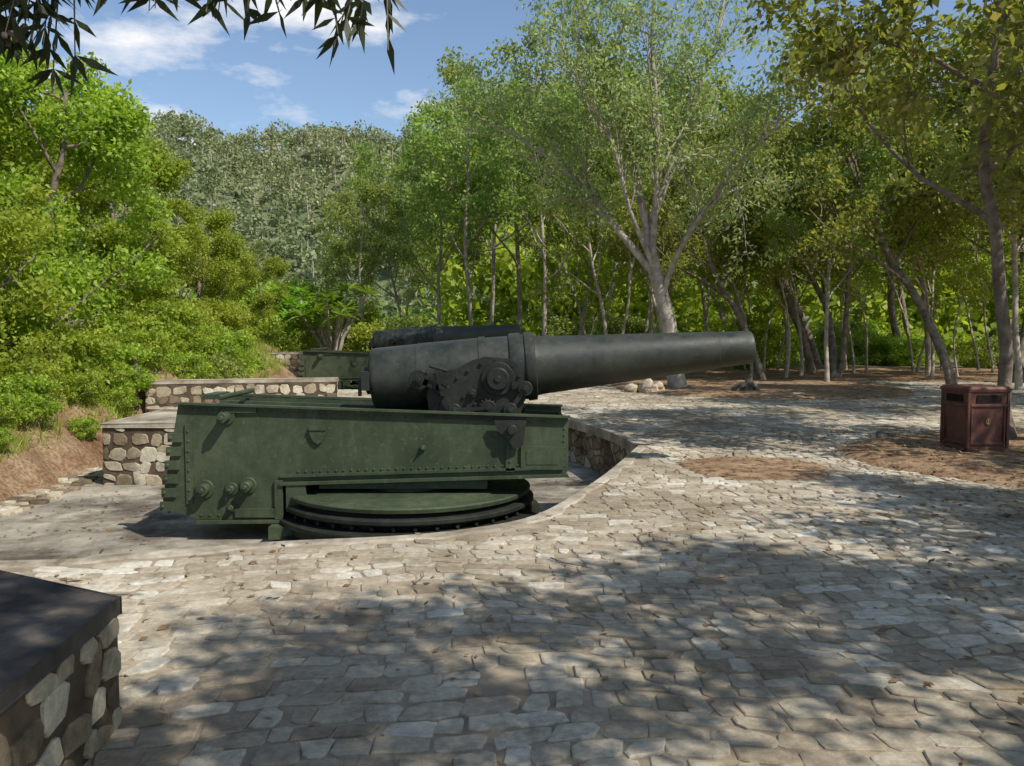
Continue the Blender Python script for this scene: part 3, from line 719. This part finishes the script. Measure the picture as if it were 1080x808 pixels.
rng=R(99)
for x,y,s,k,rz in((-9.6,13.5,.70,0,.3),(-11.8,15.5,.90,1,1.2),(-10.2,18.5,.80,0,2.5),(-13.5,19,1.05,1,4),(-11,23,.70,0,5),(-9.8,26.5,.56,1,.8),(-14.5,25,.90,0,1.9),(-17,22,1.2,1,3),
                  (-12.4,30,.55,1,2.2),(-18,31,.95,0,.4),(-10.2,10.2,.6,1,3.3),(-13,9,.9,0,1),(-9.9,33,.42,0,5.1)):
    put('lush_tree',T_lush[k],x,y,s,rz)
for x,y,s,k in((-8.9,12.4,.55,0),(-8.5,14.6,.6,1),(-8.7,16.4,.7,0),(-9.0,19.5,.8,1),(-8.9,22,.75,0),(-9.3,24.6,.8,1),(-9.4,27,.8,0),(-8.5,10.9,.5,1),(-10.5,12,.8,0),
               (-7.9,11.2,.32,1),(-8.0,12.9,.4,1),(-8.2,14,.42,0),(-8.05,15.6,.42,1),(-8.3,17.4,.6,0),(-8.2,18.6,.65,1),(-8.4,20.5,.7,0),(-7.7,10.2,.35,1),(-8.3,9.4,.5,1),(-8.5,23.2,.7,1),(-8.9,25.5,.7,0),
               (-7.7,14.9,.30,1),(-7.9,16.6,.42,1),(-7.6,19.4,.6,1),(-7.7,22.6,.7,0),(-8.2,30.3,.8,0),(-7.6,12.2,.25,1)):
    put('shrub',B_br[k],x,y,s,k*2+x)
put('shrub',B_md[1],-7.3,20.9,.62,1); put('shrub',B_md[0],-3.9,32.5,1.15,2); put('shrub',B_br[0],-5.6,33.5,1.1,2)
put('shrub',B_md[0],-1.2,33,.95,4); put('shrub',B_md[1],.8,32,.8,1); put('shrub',B_br[0],-9.5,36,1.5,1); put('shrub',B_br[1],-12.5,38,2.2,1); put('shrub',B_br[1],-8,40,2.,1)
pts=[(-7.4,38,.50),(-6.2,36,.66),(-5.0,40,.80),(-3.2,36,.88),(-1.4,34,.90),(.3,38,1.1),(1.3,31.5,.9),(2.6,35,1.05),(3.6,30.5,.7),(5.4,33,.95),(6.9,37,1.1),(-13,42,.4),(-6,48,.7),(-1,46,1.15),(5,45,1.2)]
for i,(x,y,s) in enumerate(pts):
    put('forest_tree',T_for[i%3],x,y,s*rng.uniform(.95,1.05),rng.rand()*6.3)
pr=[(8.3,27.5,.8,0),(9.6,25.4,.75,2),(11.0,28.5,.92,1),(12.9,24.2,.95,0),(14.0,23.0,1.0,2),(15.6,26,1.05,1),(11.9,33,1.1,0),(15.5,31,1.1,2),(18.5,24,1.1,0),
    (16.4,18.5,1.0,2),(9,38,1.2,2),(14,38,1.2,0),(20,33,1.2,1),(24,36,1.2,2),(20,42,1.3,2),(12,45,1.3,1),(28,42,1.4,1)]
for i,(x,y,s,k) in enumerate(pr):
    if i%3==1: put('forest_tree',T_for[k],x,y,s*.88,rng.rand()*6.3)
    else: put('woodland_tree',T_dark[k],x,y,s,rng.uniform(-.6,.6))
for i in range(22): 
    x=rng.uniform(1,26); y=rng.uniform(34,46); put('shrub',(B_md[0],B_br[0],B_br[1])[i%3],x,y,rng.uniform(.7,1.3),rng.rand()*6)
def stem(seed):
    P=dict(n=[5,3],t0=[.5,.3],ang=[.6,.7],len=[.3,.5],wob=.09,trop=.06)
    return make_tree('sapling',seed,5.5,.055,P,L_bright,M_bark,26,.45,.14,lean=(.1,0),maxl=2)
T_sap=[stem(71),stem(72)]
for i in range(34):
    x=rng.uniform(1.5,22); y=rng.uniform(28.5,36); put('sapling',T_sap[i%2],x,y,rng.uniform(.7,1.2),rng.rand()*6)
put('woodland_tree',T_dark[2],7.55,12.0,.9,2.0)
put('woodland_tree',T_dark[1],14.0,14.5,1.1,.5)
for x,y,s,k,rz in((11.2,4.4,.95,0,.2),(7.7,.9,.88,1,2.6),(3.4,-1.6,.86,0,4.4),(13.5,.5,1.1,0,3.3)):
    put('shade_tree',T_shade[k],x,y,s,rz)

def mass(name,n,xr,yr,zr,per,size,cr,lm,seed):
    rng=R(seed); x=rng.uniform(*xr,n); y=rng.uniform(*yr,n); z=height(x,y)+rng.uniform(*zr,n)
    me=foliage_mesh(name,None,np.stack([x,y,z],1),cr*rng.uniform(.6,1.4,n),per,size,rng,lm,M_bark,.4,.1,.9)
    obj(name,me)
mass('distant_trees',1000,(-5,60),(52,64),(.3,9.5),38,.55,1.5,L_bright,5)
mass('distant_trees',300,(-40,-5),(50,60),(.3,2.6),40,.5,1.3,L_mid,15)
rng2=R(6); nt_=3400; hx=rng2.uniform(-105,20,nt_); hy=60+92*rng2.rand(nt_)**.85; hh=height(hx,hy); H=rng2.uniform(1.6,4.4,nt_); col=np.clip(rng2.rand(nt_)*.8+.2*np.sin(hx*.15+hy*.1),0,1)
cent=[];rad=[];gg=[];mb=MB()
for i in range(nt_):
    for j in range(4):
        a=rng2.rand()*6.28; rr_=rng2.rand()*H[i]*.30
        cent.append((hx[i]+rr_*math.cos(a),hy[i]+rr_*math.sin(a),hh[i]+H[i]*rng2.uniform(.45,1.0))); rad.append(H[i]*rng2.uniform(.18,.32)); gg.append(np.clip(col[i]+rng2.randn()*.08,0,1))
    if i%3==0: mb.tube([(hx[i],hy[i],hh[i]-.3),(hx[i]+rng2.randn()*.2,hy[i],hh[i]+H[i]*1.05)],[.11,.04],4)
obj('hillside_forest',foliage_mesh('hillside_forest',mb,np.array(cent),np.array(rad),15,.46,rng2,L_hill_haze,M_bark,.38,.1,.85,gg=np.array(gg)))

def fran():
    rng=R(8); mb=MB(); C=[];D=[]
    for i in range(13):
        a=i*2.4; L=rng.uniform(1.2,2.6); r=rng.uniform(.3,1.1)
        e=np.array([r*math.cos(a),r*math.sin(a),L]); mb.tube([(0,0,-.2),(e[0]*.3,e[1]*.3,L*.45),tuple(e)],[.07,.05,.035],6)
        for j in range(26):
            b=j*2.4; el=rng.uniform(-.25,.8); C.append(e); D.append((math.cos(b)*math.cos(el),math.sin(b)*math.cos(el),math.sin(el)))
    C=np.array(C);D=np.array(D);n=len(C); s=nrm(np.cross(D,[0,0,1.])); L=rng.uniform(.35,.55,(n,1))
    dr=np.array([0,0,-.06])
    v=np.stack([C,C+D*L*.6+s*L*.15,C+D*L+dr,C+D*L*.6-s*L*.15],1).reshape(-1,3)
    bv,bq,_,sm=mb.arr(); V=np.concatenate([bv,v]); Q=np.concatenate([bq,np.arange(n*4).reshape(n,4)+len(bv)])
    r=np.concatenate([np.ones((len(bv),3))*.5,np.repeat(rng.rand(n,3),4,0)])
    return mesh_np('frangipani_plant',V,Q,None,[M_bark,L_fran],r,qm=np.concatenate([np.zeros(len(bq),int),np.ones(n,int)]))
fm_=fran(); put('frangipani_plant',fm_,-6.6,30.6,1.25,0); put('frangipani_plant',fm_,-7.7,31.5,1.1,2)

def overhang():
    rng=R(15); mb=MB(); tips=[]
    grow(mb,tips,rng,(0,0,-.2),(-.12,-.1,1),6.5,.17,0,3,PD)
    tips=[t for t in tips if t[2]>3.8]
    bx,by=-4.2,.6
    limb=catmull([(0,0,2.6),(1.0,1.0,3.2),(2.2,2.0,3.35),(3.2,2.55,3.25),(4.1,2.75,3.12)],4)
    mb.tube(limb,np.linspace(.06,.012,len(limb)),6)
    C=[];D=[]
    def spray(x,y,ztop,zlow,nt,nl,spread):
        for i in range(nt):
            a=np.array([x+rng.randn()*spread,y+rng.randn()*.1,ztop]); k=np.argmin(np.linalg.norm(limb-a,axis=1)); st=limb[k]
            e=np.array([a[0]+rng.randn()*.05,a[1]+rng.randn()*.05,rng.uniform(zlow,zlow+.10)])
            mid=(st+e)/2+np.array([0,0,.05]); pts=catmull([tuple(st),tuple(mid),tuple(e)],4); mb.tube(pts,np.linspace(.006,.002,len(pts)),4)
            for j in range(nl):
                t=rng.uniform(.5,1); q=pts[int(t*(len(pts)-1))]; C.append(q); D.append(nrm(np.array([rng.randn()*.7,rng.randn()*.7,-.65])))
    def sp(X,zl,nt,nl,sd): spray(X-bx,3.0-by,2.98,zl,nt,nl,sd)
    sp(-1.80,2.50,12,18,.06); sp(-1.70,2.60,7,14,.05); sp(-1.40,2.70,5,12,.06); sp(-1.02,2.68,8,12,.09); sp(-.60,2.62,9,14,.06)
    for i in range(16):
        c=np.array([-1.74-bx+rng.randn()*.03,3.0-by+rng.randn()*.03,2.63+rng.randn()*.03]); mb.cyl(c,c+np.array([0,0,.02]),.010,8,.004)
    C=np.array(C);D=np.array(D);n=len(C); s=nrm(np.cross(D,rng.randn(n,3)*.5+np.array([0,1.,0]))); L=rng.uniform(.09,.16,(n,1))
    v=np.stack([C,C+D*L*.4+s*L*.10,C+D*L,C+D*L*.4-s*L*.10],1).reshape(-1,3)
    p,g=clumps(np.array(tips),np.full(len(tips),.6),50,rng); lv,lq,lr=leaves(p,.14,rng,.14,.8,.3,g)
    bv,bq,_,sm=mb.arr(); n0=len(bv)
    V=np.concatenate([bv,v,lv]); Q=np.concatenate([bq,np.arange(n*4).reshape(n,4)+n0,lq+n0+4*n])
    r=np.concatenate([np.ones((n0,3))*.5,np.repeat(rng.rand(n,3),4,0),lr])
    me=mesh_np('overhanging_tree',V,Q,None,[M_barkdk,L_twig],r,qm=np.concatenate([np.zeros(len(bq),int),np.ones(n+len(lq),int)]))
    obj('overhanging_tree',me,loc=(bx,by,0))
overhang()

rng=R(123)
xs=[(-3,9,2.5,16,1200),(4.0,14,7.0,13.6,4200),(-6.9,-4,6,12.6,400),(2,17,17,28,3000),(2.5,9,4,8,900),(2.0,3.7,8.9,10.6,160)]
x=np.concatenate([rng.uniform(a,b,k) for a,b,_,_,k in xs]); y=np.concatenate([rng.uniform(c,d,k) for _,_,c,d,k in xs]); n=len(x)
p=np.stack([x,y],1); inp=inside(p,Lpit); z=np.where(inp,-.735,.018); z=np.where(inside(p,dirtR),.085,z)
z=np.where((~inside(p,pave))&(~inp),height(x,y)+.03,z)
d=nrm(np.column_stack([rng.randn(n,2),rng.randn(n)*.15])); s=nrm(np.cross(d,np.column_stack([rng.randn(n,2)*.3,np.ones(n)]))); L=rng.uniform(.03,.085,(n,1)); c=np.column_stack([x,y,z])
v=np.stack([c,c+d*L*.5+s*L*.25,c+d*L,c+d*L*.5-s*L*.25],1).reshape(-1,3)
obj('fallen_leaves',mesh_np('fallen_leaves',v,np.arange(4*n).reshape(n,4),None,[L_dry],np.repeat(rng.rand(n,3),4,0)))
mb=MB()
for i in range(26):
    x0=rng.uniform(-1,7); y0=rng.uniform(3.0,13); a=rng.rand()*6.3; L=rng.uniform(.08,.4)
    if inside(np.array([[x0,y0]]),Lpit)[0]: continue
    mb.tube([(x0,y0,.02),(x0+L*.5*math.cos(a),y0+L*.5*math.sin(a),.03),(x0+L*math.cos(a+.3),y0+L*math.sin(a+.3),.02)],[.005,.004,.002],5)
obj('fallen_twigs',mb.mesh('fallen_twigs',M_barkdk))
n=34000; x=rng.uniform(-13,-7.4,n); y=rng.uniform(6,30,n); kk=(np.sin(x*2.1)+np.sin(y*1.3+x)+.6*np.sin(y*4+x*3))>(.4-(-x-7.4)*1.5); x,y=x[kk],y[kk]; n=len(x); z=height(x,y)-.02
c=np.column_stack([x,y,z]); d=nrm(np.column_stack([rng.randn(n,2)*.5,np.ones(n)])); s=nrm(np.cross(d,rng.randn(n,3))); L=rng.uniform(.10,.32,(n,1))
v=np.stack([c-s*.010,c+s*.010,c+d*L+s*.002,c+d*L-s*.002],1).reshape(-1,3)
obj('grass',mesh_np('grass',v,np.arange(4*n).reshape(n,4),None,[L_bright],np.repeat(rng.rand(n,3),4,0)))

# ---------------------------------------------------------------- light
sd=Vector((.55,-.42,.80)).normalized()
el=math.asin(sd.z); az=math.atan2(sd.x,sd.y)
sl=bpy.data.lights.new('sun','SUN'); sl.energy=5.0; sl.angle=math.radians(.53); sl.color=(1,.955,.87)
so=bpy.data.objects.new('sun',sl); COL.objects.link(so); so.rotation_euler=sd.to_track_quat('Z','Y').to_euler(); so.location=(20,-10,30)
w=bpy.data.worlds.new('World'); scene.world=w; w.use_nodes=True; nt=w.node_tree
bg=nt.nodes['Background']; sky=N(nt,'ShaderNodeTexSky',sky_type='NISHITA'); sky.sun_disc=False; sky.sun_elevation=el; sky.sun_rotation=az
sky.air_density=1.0; sky.dust_density=.4; sky.ozone_density=1.6
tc=N(nt,'ShaderNodeTexCoord'); mp=N(nt,'ShaderNodeMapping'); mp.inputs['Scale'].default_value=(1.2,1.2,3.2); nt.links.new(tc.outputs['Generated'],mp.inputs[0])
cn=noise(nt,mp.outputs[0],3.4,9,.58)
dp=N(nt,'ShaderNodeVectorMath',operation='DOT_PRODUCT'); nt.links.new(tc.outputs['Generated'],dp.inputs[0]); dp.inputs[1].default_value=Vector((-.36,.90,.44)).normalized()
bias=N(nt,'ShaderNodeMapRange'); bias.inputs[1].default_value=.965; bias.inputs[2].default_value=1.; bias.inputs[3].default_value=-.03; bias.inputs[4].default_value=.19
nt.links.new(dp.outputs['Value'],bias.inputs[0])
ad=N(nt,'ShaderNodeMath',operation='ADD'); nt.links.new(cn,ad.inputs[0]); nt.links.new(bias.outputs[0],ad.inputs[1])
cm=ramp(nt,ad.outputs[0],[(.54,0.),(.68,1.)])
c=mix(nt,cm,sky.outputs[0],(6.9,6.9,7.0))
nt.links.new(c,bg.inputs[0]); bg.inputs[1].default_value=.148

# ---------------------------------------------------------------- camera
cd=bpy.data.cameras.new('camera'); cam=bpy.data.objects.new('camera',cd); COL.objects.link(cam)
cd.sensor_width=36; cd.lens=36*881/1080; cd.clip_end=4000; cd.clip_start=.05
cam.location=(0,0,1.6); cam.rotation_euler=(math.radians(90-3.5),0,0)
scene.camera=cam
scene.view_settings.view_transform='Standard'; scene.view_settings.look='None'; scene.view_settings.exposure=0
